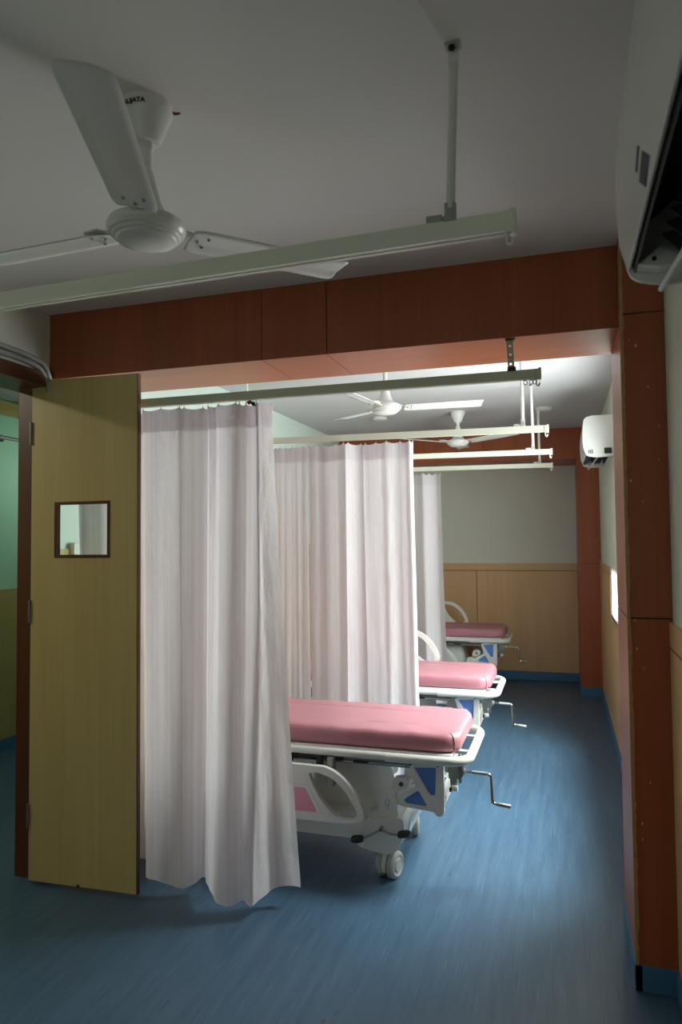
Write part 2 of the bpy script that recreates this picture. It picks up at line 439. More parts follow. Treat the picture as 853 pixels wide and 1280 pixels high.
# windows in the right wall: frame, panes, sill
def side_window(name, y0, y1, z0, z1, bars, lab, frosted=False):
    m = MB(); f = .028
    m.box(XR+.03, XR+.07, y0, y1, z0, z0+f); m.box(XR+.03, XR+.07, y0, y1, z1-f, z1)
    for y in bars: m.box(XR+.03, XR+.07, y, y+f, z0+f, z1-f)
    w = struct(m.build(name, M['white'], bevel=.003, smooth=0), lab, 'window')
    if frosted: MB().box(XR-.004, XR+.0005, y0-.004, y1+.004, z0+.001, z1+.004).build('pane', M['frosted'], w, smooth=0)
    else: MB().box(XR+.048, XR+.052, y0+f, y1-f, z0+f, z1-f).build('pane', M['glass'], w, smooth=0)
    MB().box(XR-.012, XR+.03, y0-.015, y1+.015, z0-.022, z0+.001).build('sill', M['white'], w, bevel=.004, smooth=0)
side_window('window_1', WY0, WY1, WZ0, WZ1, (WY0, WY1-.028), 'low bright frosted window in the right wall past the pillar', True)
side_window('window_3', TY0, TY1, TZ0, TZ1, (TY0, TY0+.9, TY1-.028), 'tall window in the right wall behind the pillar')
# added window behind the camera, made to let in fill light
m = MB()
for x in (-1.9, -1.21, -.54): m.box(x, x+.04, YR-.09, YR-.04, .9, 2.1)
for z in (.9, 2.06): m.box(-1.9, -.5, YR-.09, YR-.04, z, z+.04)
w = struct(m.build('window_2', M['white'], bevel=.003, smooth=0), 'added window for fill light in the wall behind the camera', 'window')
MB().box(-1.88, -.52, YR-.068, YR-.064, .92, 2.08).build('pane', M['glass'], w, smooth=0)

# door frame of the left doorway
m = MB()
m.box(XL-.185, XL-.10, 2.695, 2.78, 0, 2.262); m.box(XL-.11, XL-.07, 2.715, 2.782, 0, 2.262)
m.box(XL-.185, XL+.02, 1.60, 2.782, 2.206, 2.27); m.box(XL-.185, XL+.02, 1.60, 1.67, 0, 2.206)
struct(m.build('trim_8', M['dark'], bevel=.003, smooth=0), 'dark timber frame of the left doorway', 'door frame')
# the open door leaf with its vision panel
DX0, DX1, DY, DT = -2.285, -1.735, 2.645, .020
wx0, wx1, wz0, wz1 = -2.155, -1.876, 1.443, 1.682
def leaf():
    return MB().plate([(DX0, .018), (DX1, .030), (DX1, 2.232), (DX0, 2.240)], DY, DY+DT, [[(wx0, wz0), (wx1, wz0), (wx1, wz1), (wx0, wz1)]])
d = struct(leaf().build('door_1', M['door'], bevel=.002, smooth=0), 'pale beech door standing open with a small square window', 'door')
fr = MB().plate([(wx0-.004, wz0-.004), (wx1+.004, wz0-.004), (wx1+.004, wz1+.004), (wx0-.004, wz1+.004)], DY-.003, DY+DT+.003, [[(wx0+.009, wz0+.009), (wx1-.009, wz0+.009), (wx1-.009, wz1-.009), (wx0+.009, wz1-.009)]])
fr.build('vision_frame', M['dark'], d, bevel=.001, smooth=0)
MB().box(wx0+.005, wx1-.005, DY+.008, DY+.012, wz0+.005, wz1-.005).build('pane', M['glass'], d, smooth=0)
MB().box(DX1-.001, DX1+.003, DY-.0005, DY+DT+.0005, .03, 2.232).build('edge_lipping', M['dark'], d, smooth=0)
MB().box(-2.03, -2.018, DY-.004, DY+.001, .022, .034).build('stop_peg', M['dgrey'], d, smooth=0)
for z in (.3, 1.2, 2.0):
    MB().cyl((DX0-.002, DY-.004, z-.05), (DX0-.002, DY-.004, z+.05), .006).build('hinge', M['dull'], d)
# white switch plate behind the door window
o = MB().box(XW+.012, XW+.037, 2.875, 2.935, 1.445, 1.505).build('switch_box', M['white'], bevel=.004)
tag(o, 'small white switch box on the wall seen through the door window', 'switch')

# grey conduit running above the door frame
m = MB()
for dz, dx in ((0, 0), (.026, .004)):
    m.tube(fillet([(XL+.016+dx, .4, 2.318+dz), (XL+.014+dx, 2.50, 2.296+dz), (XL+.014+dx, 2.612+dz*.9, 2.283+dz), (XL+.016+dx, 2.655+dz*.4, 2.20), (XL+.016+dx, 2.662+dz*.4, 2.12)], .05, 8), .0115, 12)
o = empty('electrical_conduit', (XL, 1.5, 2.28), 'grey twin conduit above the doorway, bending down beside the beam', 'conduit')
for c in m.build_each('pipe', M['pvc'], o): c.location = (-XL, -1.5, -2.28)
m = MB()
for y in (.9, 1.7, 2.3): m.box(XL+.001, XL+.03, y, y+.014, 2.285, 2.36)
for c in m.build_each('saddle_clip', M['pvc'], o, smooth=0): c.location = (-XL, -1.5, -2.28)
# curtain pole in the green room
o = empty('curtain_pole', (XG, 3.9, 2.276), 'grey curtain pole on the green wall seen through the doorway', 'curtain pole')
MB().cyl((.05, -1.6, 0), (.05, 1.5, 0), .012).build('pole', M['dull'], o)
m = MB()
for y in (-1.4, .32): m.cyl((0, y, 0), (.055, y, 0), .008); m.cyl((0, y, 0), (.006, y, 0), .025)
m.build_each('bracket', M['dgrey'], o)

# ------------------------------------------------------------------ lights fixed to the far ceiling
def ceiling_light(loc, label):
    o = empty('ceiling_light', loc, label, 'ceiling light', 'unlit round ceiling lights of the ward')
    MB().lathe([(.064, 0), (.064, -.016), (.058, -.022), (.044, -.022)]).build('body', M['white'], o)
    MB().lathe([(.046, -.020), (.046, -.024), (.03, -.026), (.004, -.027)]).build('diffuser', M['plastic'], o)
    return o
ceiling_light((-1.52, 6.06, CF), 'small white round ceiling light under the fan behind the beam')
ceiling_light((-.13, 6.06, CF), 'small white round ceiling light beside the thin curtain rail rods')

# ------------------------------------------------------------------ ceiling fans
def text_mesh(body, size, depth):
    cu = bpy.data.curves.new('lettering', 'FONT'); cu.body = body; cu.size = size; cu.extrude = depth; cu.align_x = 'CENTER'; cu.offset = size*.035
    o = bpy.data.objects.new('lettering', cu); COL.objects.link(o)
    dg = bpy.context.evaluated_depsgraph_get(); me = bpy.data.meshes.new_from_object(o.evaluated_get(dg))
    bpy.data.objects.remove(o); bpy.data.curves.remove(cu)
    return me
def make_fan(loc, zceil, hub_z, angles, label, lettered=False, blade_len=.56):
    """origin at the hub; canopy against the ceiling"""
    o = empty('ceiling_fan', (loc[0], loc[1], hub_z), label, 'ceiling fan', 'white three-blade ceiling fans')
    top = zceil-hub_z
    MB().lathe([(.060, top), (.061, top-.014), (.058, top-.028), (.054, top-.036), (.052, top-.040), (.034, top-.086), (.030, top-.092), (.016, top-.094)]).build('canopy', M['white'], o)
    MB().lathe([(.0165, top-.09), (.0165, top-.108), (.0125, top-.111), (.0125, .14)], n=20).build('downrod', M['white'], o)
    MB().lathe([(.0135, .150), (.0175, .142), (.024, .115), (.034, .075), (.046, .045), (.058, .034), (.078, .028), (.088, .022), (.0905, .014), (.090, .006)]).build('motor_housing', M['white'], o)
    MB().lathe([(.0925, .012), (.0925, .005), (.0905, .001), (.086, -.006), (.080, -.008), (.0775, -.014), (.071, -.0165), (.0685, -.022), (.060, -.0245), (.056, -.027), (.035, -.0305), (.004, -.032)]).build('bottom_cover', M['white'], o)
    for a in angles:
        ang = math.radians(a); ca, sa = math.cos(ang), math.sin(ang)
        rot = Matrix.Rotation(ang, 3, 'Z')
        m = MB(); rows = []
        tilt = math.radians(-5)
        for i, t in enumerate([0, .02, .06, .3, .6, .88, .95, .985, 1.]):
            r = .108+(blade_len-.108)*t
            w = (.050+.004*t)
            if t < .05: w *= (.80, .93)[i]
            if t > .9: w *= {.95: .97, .985: .90, 1.: .78}[t]
            row = []
            for s in (-1, -.6, -.2, .30, .34, .7, 1):
                y = s*w; z = -.010*max(0, s-.32)*1.2 + .02*t
                row.append(rot @ Vector((r, y*math.cos(tilt)-z*math.sin(tilt), .012+y*math.sin(tilt)+z)))
            rows.append(row)
        m.grid(rows)
        b = m.build('blade', M['white'], o, smooth=50)
        sd = b.modifiers.new('Solidify', 'SOLIDIFY'); sd.thickness = .0022
        m = MB()
        pts = [(.075, -.020), (.115, -.016), (.122, -.034), (.165, -.034), (.175, -.02), (.165, .0), (.175, .02), (.165, .034), (.122, .034), (.115, .016), (.075, .020)]
        m.plate([((rot @ Vector((p[0], p[1], 0))).x, (rot @ Vector((p[0], p[1], 0))).y) for p in pts], .017, .021, plane='XY')
        m.build('blade_bracket', M['white'], b, smooth=0)
        m = MB()
        for r, y in ((.150, -.022), (.150, .022), (.128, 0)):
            p = rot @ Vector((r, y, 0)); zz = .006+y*math.sin(tilt)
            m.lathe([(.0045, zz+.004), (.0045, zz), (.002, zz-.002)], (p.x, p.y, 0), n=10)
        m.build_each('rivet', M['steel'], b)
    if lettered:
        me = text_mesh('SUJATA', .0155, .0006); R = .0595
        for v in me.vertices:
            a = v.co.x/R; z = v.co.y; d = R+.0012+v.co.z*.6
            th = math.radians(-86)+a
            v.co = (d*math.cos(th), d*math.sin(th), top-.026+z)
        me.materials.clear(); me.materials.append(M['letter'])
        t = bpy.data.objects.new('lettering', me); COL.objects.link(t); t.parent = o
        MB().tube(fillet([(.042, .03, top+.002), (.05, .045, top-.004), (.062, .05, top+.001)], .01), .003, 8).build('loose_wire', M['red'], o)
    return o
make_fan((-.931, 1.454), CN, 2.238, (-68, 52, 172), 'white ceiling fan in the front room, dark lettering on its canopy', True)
make_fan((-.969, 4.0), CF, 2.264, (15, -105, 135), 'white ceiling fan just behind the beam, above the first two beds')
make_fan((-.827, 6.0), CF, 2.315, (-28, -148, 92), 'white ceiling fan in front of the orange back beam')

# ------------------------------------------------------------------ air conditioners
def air_con(y0, y1, zb, label, emblem, flip_vents, zs=1., xs=1.):
    """on the right wall, running along Y from y0 to y1"""
    o = empty('air_conditioner', (XR, (y0+y1)/2, zb), label, 'air conditioner')
    L = (y1-y0)/2; D = -XR
    def T(pts): return [((x-XR)*xs, (z_-zb)*zs) for x, z_ in pts]
    z = zb-2.03
    front = [(.345, 2.425), (.19, 2.425), (.150, 2.412), (.132, 2.385), (.124, 2.30), (.1225, 2.20), (.127, 2.12), (.143, 2.062)]
    inner = [(.150, 2.066), (.136, 2.13), (.134, 2.2), (.136, 2.3), (.145, 2.38), (.16, 2.40), (.19, 2.413), (.345, 2.413)]
    sh = T([(a, b+z) for a, b in front]+[(a, b+z) for a, b in inner])
    m = MB(); n = len(sh)
    m.grid([[(p[0], s*L, p[1]) for p in sh] for s in (-1, 1)], True, False)
    m.build('front_shell', M['plastic'], o, bevel=.002, smooth=30)
    # end caps with a rounded lower rim
    prof = front[:-1]+[(.143, 2.062)]+catmull([(.143, 2.062), (.150, 2.048), (.170, 2.036), (.215, 2.027), (.27, 2.028), (.33, 2.034), (.345, 2.04)], 5)[1:]
    pr = T([(a, b+z) for a, b in prof])
    for s in (-1, 1):
        MB().plate([(p[0], p[1]) for p in pr], s*L, s*(L-.012)).build('end_cap', M['plastic'], o, bevel=.003, smooth=25)
    MB().box(-.025, 0, -L+.012, L-.012, .005, .38*zs).build('back_plate', M['plastic'], o, smooth=0)
    # dark air outlet inside
    inn = T([(.150, 2.075+z), (.156, 2.055+z), (.163, 2.075+z), (.185, 2.16+z), (.235, 2.2+z), (.30, 2.17+z), (.318, 2.05+z), (.322, 2.05+z), (.322, 2.21+z), (.15, 2.21+z)])
    m = MB(); m.grid([[(p[0], s*(L-.013), p[1]) for p in inn] for s in (-1, 1)], True, True)
    m.build('outlet_duct', M['black'], o, smooth=0)
    m = MB()
    for i in range(13):
        yy = -L+.09+i*(2*L-.18)/12
        m.plate(T([(.20, 2.10+z), (.26, 2.12+z), (.295, 2.085+z), (.28, 2.06+z), (.23, 2.065+z)]), yy, yy+.003)
    m.build_each('vane', M['dgrey'], o, smooth=0)
    MB().plate(T([(.158, 2.056+z), (.20, 2.048+z), (.25, 2.055+z), (.2, 2.088+z)]), L-.06, L-.013).build('corner_plate', M['plastic'], o, smooth=0)
    MB().lathe([(.0045, L-.06), (.0045, L-.062)], ((-.345+.188)*xs, 0, .034*zs), n=12, axis='Y').build('screw_hole', M['black'], o)
    m = MB(); m.tube([(-.345+.262, -L*.5, .035), (-.345+.236, L*.55, .018), (-.345+.205, L-.01, -.014)], [.0055]*3, 8)
    m.build('louvre_bar', M['plastic'], o)
    if emblem:
        m = MB(); yc = (y0+y1)/2
        def fx(zz): return (.127+(2.12-zz)/.058*.016 if zz < 2.12 else .127-(zz-2.12)/.08*.0045)-XR
        for quad in ([(1.150, 2.080), (1.228, 2.069), (1.256, 2.092), (1.178, 2.104)], [(1.186, 2.116), (1.252, 2.106), (1.254, 2.112), (1.194, 2.122)]):
            va = [m.bm.verts.new((fx(zz)-.0015, y-yc, zz-zb)) for y, zz in quad]; vb = [m.bm.verts.new((fx(zz)+.004, y-yc, zz-zb)) for y, zz in quad]
            m.bm.faces.new(va); m.bm.faces.new(vb[::-1])
            for i in range(4): m.bm.faces.new((va[i], va[(i+1) % 4], vb[(i+1) % 4], vb[i]))
        m.build('emblem', M['badge'], o, smooth=0)
    if flip_vents:
        m = MB()
        for x in (.165, .178, .191): m.plate(T([(x, 2.062+z), (x+.007, 2.062+z), (x+.003, 2.10+z), (x-.004, 2.10+z)]), -L-.002, -L+.004)
        m.build_each('end_slot', M['black'], o, smooth=0)
        MB().box(-.06, -.012, -L-.012, -L, .02, .06).build('pipe_stub', M['black'], o, bevel=.004)
    return o
air_con(.72, 1.60, 2.03, 'large white air conditioner with a dark emblem and open black outlet beside the pillar', True, False)
air_con(5.20, 5.98, 2.066, 'small-looking white air conditioner seen end-on, high on the wall before the corner column', False, True, .73, .90)

# ------------------------------------------------------------------ curtain rails
def c_profile(w, h, t, slot):
    return [(-w/2, h/2), (w/2, h/2), (w/2, -h/2), (slot/2, -h/2), (slot/2, -h/2+t), (w/2-t, -h/2+t), (w/2-t, h/2-t), (-w/2+t, h/2-t), (-w/2+t, -h/2+t), (-slot/2, -h/2+t), (-slot/2, -h/2), (-w/2, -h/2)]
def rail(p0, p1, label, mat, w=.026, h=.036, rods=(), bracket=None, runners=(), zceil=CF):
    """p0 right end, p1 left end (centre of the track)"""
    p0, p1 = Vector(p0), Vector(p1)
    o = empty('curtain_rail', p0, label, 'curtain rail', 'hospital curtain rails hung across the beds')
    d = p1-p0
    m = MB(); prof = c_profile(w, h, .0035, .008)
    m.grid([[(q.x, q.y+a, q.z+b_) for a, b_ in prof] for q in (Vector((0,0,0)), d)], True, True)
    m.build('track', mat, o, smooth=0)
    m = MB().box(-.004, .006, -w/2-.003, w/2+.003, -h/2-.003, h/2+.004); m.box(-.016, .004, -w/2-.004, -w/2+.001, -h/2-.005, h/2)
    m.build('end_stop', mat, o, bevel=.0015, smooth=0)
    m = MB().tube(fillet([(-.012, 0, -h/2), (-.012, 0, -h/2-.022), (-.004, 0, -h/2-.026), (0, 0, -h/2-.014)], .006), .003, 8)
    m.build('end_hook', M['plastic'], o)
    for rx, tilt in rods:        # rx: world x of the rod
        x = rx-p0.x; zt = zceil-p0.z; q = d*(x/d.x)
        m = MB().tube([(x, q.y, q.z+h/2+.03), (x+tilt*.5, q.y, (q.z+h/2+zt)/2), (x+tilt, q.y-.002, zt-.035)], .0095, 12)
        m.box(x+tilt-.011, x+tilt+.011, q.y-.004, q.y+.002, zt-.05, zt)
        ro = m.build('hanger_rod', M['white'], o)
        m = MB().box(x+tilt-.016, x+tilt+.016, q.y-.022, q.y+.004, zt-.004, zt)
        m.build('ceiling_plate', M['clampgrey'], ro, smooth=0)
        MB().lathe([(.007, zt-.004), (.007, zt-.010), (.003, zt-.012)], (x+tilt-.003, q.y-.012, 0), n=10).build('screw', M['black'], ro, smooth=0)
        m = MB().box(x-.014, x+.014, q.y-w/2-.005, q.y+w/2+.005, q.z+h/2-.002, q.z+h/2+.008); m.box(x-.012, x+.012, q.y-.008, q.y+.008, q.z+h/2+.006, q.z+h/2+.042)
        m.box(x-.05, x-.016, q.y-w/2-.002, q.y+w/2, q.z+h/2, q.z+h/2+.014)
        m.build('rod_clamp', M['clampgrey'], ro, bevel=.002, smooth=0)
    if bracket is not None:
        x = bracket-p0.x; zt = zceil-p0.z
        strip = MB().plate([(x-.014, h/2-.004), (x+.010, h/2-.004), (x+.005, zt), (x-.019, zt)], -.004, 0,
            [[(x-.004+.005*math.cos(a)-.0005*k, hz+.005*math.sin(a)) for a in [i*PI/4 for i in range(8)]] for k, hz in enumerate((.045, .08, .112))])
        b_ = strip.build('hanger_strip', M['bracketm'], o, smooth=0)
        m = MB().box(x-.022, x+.014, -.012, .012, zt-.005, zt); m.box(x-.016, x+.014, -.014, .014, h/2-.002, h/2+.014)
        m.build_each('fixing_plate', M['dgrey'], b_, smooth=0)
    for rx in runners:
        x = rx-p0.x; q = d*(x/d.x)
        m = MB(); R = .0075
        m.tube([(x+R*math.cos(a), q.y, q.z-h/2-.010+R*math.sin(a)) for a in [2*PI*i/14 for i in range(14)]], .0014, 6, True)
        m.cyl((x, q.y, q.z-h/2-.002), (x, q.y, q.z-h/2+.004), .0025, n=8)
        m.build('runner_ring', M['dgrey'], o)
    return o
rail((-.084, 1.475, 2.149), (XL, 1.545, 2.142), 'long ivory curtain rail in the front room, crossing below the lettered fan', M['ivory_gloss'], w=.03, h=.040, rods=((-.212, .012),), zceil=CN)
rail((-.069, 2.708, 2.110), (XW, 2.708, 2.112), 'shade-tinted ivory curtain rail under the beam, on a perforated strip, with three rings', M['shade'], bracket=-.168, runners=(-.088, -.099, -.121), zceil=2.249)
rail((-.068, 4.08, 2.112), (XW, 4.08, 2.130), 'ivory curtain rail carrying the pair of curtains behind the pink bed with the castor', M['ivory'], rods=((-.20, -.004), (-1.885, 0)))
rail((-.062, 5.12, 2.106), (XW, 5.12, 2.124), 'ivory curtain rail with no curtain showing, between two curtained ivory rails', M['ivory'], rods=((-.185, -.006),))
rail((-.071, 6.04, 2.104), (XW, 6.04, 2.122), 'ivory curtain rail carrying the single far curtain, in front of the grey end wall', M['ivory'], rods=((-.168, -.006),))

# ------------------------------------------------------------------ curtains
def lerp2(a, b, t): return (a[0]+(b[0]-a[0])*t, a[1]+(b[1]-a[1])*t)
def curtain(label, top, bot, zt, zb, group='white pleated bed curtains', nv=64, ns=12, sag=.008, wrinkle=.0075, seed=1, powr=1.25, hooks=True, edgecurve=0.):
    rnd = random.Random(seed)
    T = catmull(top, ns); B = catmull(bot, ns); n = len(T)
    zbl = zb if isinstance(zb, (list, tuple)) else [zb]*len(bot)
    ZB = [p[0] for p in catmull([(z,) for z in zbl], ns)]
    ph = [rnd.uniform(0, 6.28) for _ in range(8)]
    # arc length of the hem for the cloth pattern
    arc = [0]
    for a, b in zip(B, B[1:]): arc.append(arc[-1]+math.hypot(b[0]-a[0], b[1]-a[1]))
    o = empty('hospital_curtain', (sum(p[0] for p in B)/n, sum(p[1] for p in B)/n, min(zbl)), label, 'curtain', group)
    org = Vector(o.location)
    def pt(i, v, off=0.):
        t = v**powr
        x, y = lerp2(T[i], B[i], t)
        a, c = (T[max(0, i-1)], T[min(n-1, i+1)]); a2, c2 = (B[max(0, i-1)], B[min(n-1, i+1)])
        dx, dy = (c[0]-a[0])*(1-t)+(c2[0]-a2[0])*t, (c[1]-a[1])*(1-t)+(c2[1]-a2[1])*t
        l = math.hypot(dx, dy) or 1; nx, ny = dy/l, -dx/l
        s = arc[i]
        k = math.sin(s*46+ph[0]+.8*math.sin(v*3+ph[1]))*.35+math.sin(s*23+ph[2]+1.2*v)*.5+math.sin(s*70-v*9+ph[3])*.25*v
        crump = math.sin(s*18+v*13+ph[4])*math.sin(v*21+s*7+ph[5])*max(0, v-.45)*.9
        w = wrinkle*(k*(.35+.65*v)+crump)+off
        zz = zt+(ZB[i]-zt)*v
        # the heading dips between the hooks
        fr = (i/ns) % 1.
        zz -= sag*math.sin(PI*fr)*max(0, 1-v*9)
        return Vector((x+nx*w, y+ny*w, zz))-org
    def sheet(v0, v1, nr, off, mat, name, parent):
        bm = bmesh.new(); uv = bm.loops.layers.uv.new('UVMap'); g = []
        for r in range(nr+1):
            v = v0+(v1-v0)*r/nr
            g.append([bm.verts.new(pt(i, v, off)) for i in range(n)])
        for r in range(nr):
            for i in range(n-1):
                f = bm.faces.new((g[r][i], g[r][i+1], g[r+1][i+1], g[r+1][i]))
                for lp, (rr, ii) in zip(f.loops, ((r, i), (r, i+1), (r+1, i+1), (r+1, i))):
                    lp[uv].uv = (arc[ii], (v0+(v1-v0)*rr/nr)*2)
        me = bpy.data.meshes.new(name); bm.to_mesh(me); bm.free(); me.materials.append(mat); me.shade_smooth()
        c = bpy.data.objects.new(name, me); COL.objects.link(c); c.parent = parent
        return c
    sheet(0, 1, nv, 0, M['cloth'], 'cloth', o)
    sheet(0.0, .048, 3, .0025, M['tape'], 'heading_band', o)
    if hooks:
        for j in range(0, len(top)):
            i = min(n-1, j*ns); p = pt(i, 0)
            m = MB().tube([p+Vector((0, 0, -.012)), p+Vector((.002, 0, -.002)), p+Vector((0, 0, .006))], .0022, 6)
            m.build('hook', M['plastic'], o)
    return o

# curtain beside the door: plan of the heading on the rail and of the hem just above the floor
top1 = [(-2.11, 2.73), (-2.05, 2.69), (-1.98, 2.735), (-1.88, 2.685), (-1.80, 2.735), (-1.752, 2.74), (-1.738, 2.695), (-1.65, 2.69), (-1.560, 2.69), (-1.545, 2.705), (-1.47, 2.735), (-1.436, 2.75), (-1.428, 2.70), (-1.385, 2.715), (-1.372, 2.69), (-1.29, 2.682), (-1.278, 2.69), (-1.262, 2.725), (-1.212, 2.725), (-1.198, 2.690), (-1.186, 2.700), (-1.160, 2.765)]
bot1 = [(-2.12, 2.86), (-2.08, 2.80), (-2.04, 2.87), (-1.96, 2.81), (-1.88, 2.88), (-1.80, 2.87), (-1.742, 2.742), (-1.66, 2.715), (-1.556, 2.69), (-1.538, 2.70), (-1.51, 2.765), (-1.499, 2.79), (-1.47, 2.75), (-1.40, 2.675), (-1.335, 2.628), (-1.292, 2.620), (-1.270, 2.672), (-1.262, 2.680), (-1.212, 2.650), (-1.190, 2.715), (-1.140, 2.79), (-1.06, 2.80)]
zb1 = [.06]*10+[.065]*4+[.055]*5+[.07, .075, .08]
curtain('white curtain beside the open door, bunched in deep folds under the wooden beam', top1, bot1, 2.080, zb1, seed=2, wrinkle=.0075)
# second bay: two curtains on one rail
top2 = [(-1.80, 4.09), (-1.744, 4.065), (-1.691, 4.085), (-1.660, 4.075), (-1.627, 4.088), (-1.58, 4.078), (-1.548, 4.086), (-1.51, 4.072), (-1.478, 4.085)]
bot2 = [(-1.86, 4.10), (-1.78, 4.055), (-1.715, 4.095), (-1.675, 4.07), (-1.637, 4.095), (-1.585, 4.07), (-1.545, 4.09), (-1.505, 4.06), (-1.472, 4.09)]
curtain('narrow white curtain of the ivory-railed pair, showing between the door-side curtain and a slit', top2, bot2, 2.083, .12, seed=5, wrinkle=.005)
top3 = [(-1.464, 4.06), (-1.42, 4.055), (-1.382, 4.09), (-1.30, 4.075), (-1.232, 4.022), (-1.208, 4.030), (-1.150, 4.112), (-1.122, 4.110), (-1.05, 4.085), (-.98, 4.055), (-.905, 4.09), (-.845, 4.07), (-.832, 4.10)]
bot3 = [(-1.45, 4.06), (-1.41, 4.05), (-1.37, 4.11), (-1.29, 4.08), (-1.220, 3.995), (-1.192, 4.005), (-1.130, 4.115), (-1.10, 4.12), (-1.03, 4.08), (-.96, 4.03), (-.88, 4.09), (-.815, 4.05), (-.800, 4.09)]
curtain('wide white curtain with one bright fold, hanging between the first and second beds', top3, bot3, 2.082, .12, seed=9, wrinkle=.0075)
top4 = [(-1.60, 6.06), (-1.50, 6.03), (-1.42, 6.07), (-1.33, 6.02), (-1.25, 6.06), (-1.20, 6.05), (-1.13, 6.00), (-1.085, 6.04), (-1.03, 6.05), (-.985, 6.02)]
bot4 = [(-1.60, 6.07), (-1.50, 6.02), (-1.42, 6.09), (-1.32, 6.00), (-1.24, 6.08), (-1.18, 6.05), (-1.11, 5.98), (-1.06, 6.04), (-1.0, 6.06), (-.945, 6.01)]
curtain('white curtain on the far rail between the second and third beds', top4, bot4, 2.075, .12, seed=13, wrinkle=.006, sag=.016)
# small peg on the rail end of the front curtain
o = empty('curtain_peg', (-1.222, 2.690, 2.076), 'small red and black peg at the top corner of the front curtain', 'peg')
MB().plate([(-.022, .006), (-.004, .012), (.004, .004), (-.012, -.006)], -.006, .006).build('red_jaw', M['red'], o, bevel=.0015)
MB().plate([(-.006, .004), (.014, .004), (.018, -.012), (.006, -.012)], -.0075, .0075).build('black_grip', M['black'], o, bevel=.0015)

# ------------------------------------------------------------------ the beds
BO = Vector((-1.24, 3.40, 0))
bed = empty('hospital_bed', BO, 'pink hospital bed showing its castor and brake pedals, in front of the white curtain pair', 'bed', 'pink hospital beds in the curtained bays')
LB = BO
X0, X1 = -2.075, -.395          # deck ends
Y0, Y1 = 3.09, 3.71             # deck sides
def bb(m, name, mat, parent=bed, **k): return m.build(name, mat, parent, local=LB, **k)
def bbe(m, name, mat, parent=bed, **k): return m.build_each(name, mat, parent, local=LB, **k)
# mattress: soft slab with wrapped corners
def mattress():
    x0, x1, y0, y1, z0, z1 = X0+.03, -.447, 3.128, 3.680, .572, .652
    rows = []
    cr = .085
    def ring(inset, z, bulge=0):
        out = []
        nx, ny = 28, 10
        pts = []
        a, b_, c, d_ = x0+inset, x1-inset, y0+inset, y1-inset
        r = max(.012, cr-inset*.5)
        for cx_, cy_, s in ((b_-r, c+r, -90), (b_-r, d_-r, 0), (a+r, d_-r, 90), (a+r, c+r, 180)):
            for i in range(7):
                t = math.radians(s+90*i/6); pts.append((cx_+r*math.cos(t), cy_+r*math.sin(t), z))
        # long edges get extra points
        out = []
        for i, p in enumerate(pts):
            q = pts[(i+1) % len(pts)]; L = math.hypot(q[0]-p[0], q[1]-p[1]); k = max(1, int(L/.06))
            for j in range(k):
                t = j/k; out.append((p[0]+(q[0]-p[0])*t, p[1]+(q[1]-p[1])*t, p[2]))
        return out
    spec = [(.06, z0), (.014, z0), (.004, z0+.006), (0, z0+.02), (0, z0+.044), (.004, z1-.018), (.013, z1-.006), (.028, z1-.001), (.06, z1+.001), (.14, z1+.002)]
    base = ring(0, 0); n = len(base)
    cx_, cy_ = (x0+x1)/2, (y0+y1)/2
    rnd = random.Random(4)
    for ins, z in spec:
        r = []
        for (px, py, _) in base:
            sx = 1-ins/((x1-x0)/2); sy = 1-ins/((y1-y0)/2)
            p = [cx_+(px-cx_)*sx, cy_+(py-cy_)*sy, z]
            if z > z0+.03:
                w = .0016*math.sin(px*31+py*9)+.001*math.sin(px*67+2)
                p[2] += w
                if ins < .01: p[1] += .0015*math.sin(px*43)
            r.append(p)
        rows.append(r)
    m = MB().grid(rows, True, False)
    m.bm.verts.ensure_lookup_table()
    # close the top and the bottom
    vs = list(m.bm.verts); m.bm.faces.new(vs[-n:]); m.bm.faces.new(vs[:n][::-1])
    return m
mt = bb(mattress(), 'mattress', M['pink'], smooth=60)
# folded corner seams of the cover
m = MB()
for cy_ in (3.153, 3.655):
    s = -1 if cy_ < 3.4 else 1
    m.tube([(-.471, cy_, .578), (-.470, cy_+s*.001, .610), (-.474, cy_-s*.002, .634), (-.484, cy_-s*.010, .6475), (-.494, cy_-s*.018, .652)], [.0035, .0045, .0042, .003, .0015], 8)
bbe(m, 'corner_seam', M['pink'], mt)
# deck: outer bumper rail with rounded corners, cross tabs and a panel under the mattress
def rrect(x0, x1, y0, y1, r, n=8):
    out = []
    for cx_, cy_, s in ((x1-r, y0+r, -90), (x1-r, y1-r, 0), (x0+r, y1-r, 90), (x0+r, y0+r, 180)):
        for i in range(n+1):
            t = math.radians(s+90*i/n); out.append((cx_+r*math.cos(t), cy_+r*math.sin(t)))
    return out
zr = .548
m = MB(); loop = rrect(X0, X1-.016, Y0+.014, Y1-.014, .10)
m.tube([(x, y, zr) for x, y in loop], .0175, 14, True)
dk = bb(m, 'deck_rail', M['plastic'])
# thicker bumper shell around the foot corners
m = MB(); arc_ = [(x, y) for x, y in loop if x > -.8]
arc_ = [(-.77, Y0+.012)]+[(x+.002, y) for x, y in loop[:9]]+[(x+.002, y) for x, y in loop[9:18]]+[(-.77, Y1-.012)]
m.tube([(x, y, zr-.003) for x, y in arc_], .0205, 14)
bb(m, 'corner_bumper', M['plastic'], dk)
m = MB()
for y in (3.26, 3.52): m.box(-.49, -.415, y-.013, y+.013, .541, .556)
m.box(X0+.03, -.480, Y0+.03, Y1-.03, .553, .570)
for y in (Y0+.03, Y1-.045): m.box(X0+.05, -.45, y, y+.018, .535, .555)
bb(m, 'deck_panel', M['plastic'], bevel=.003)
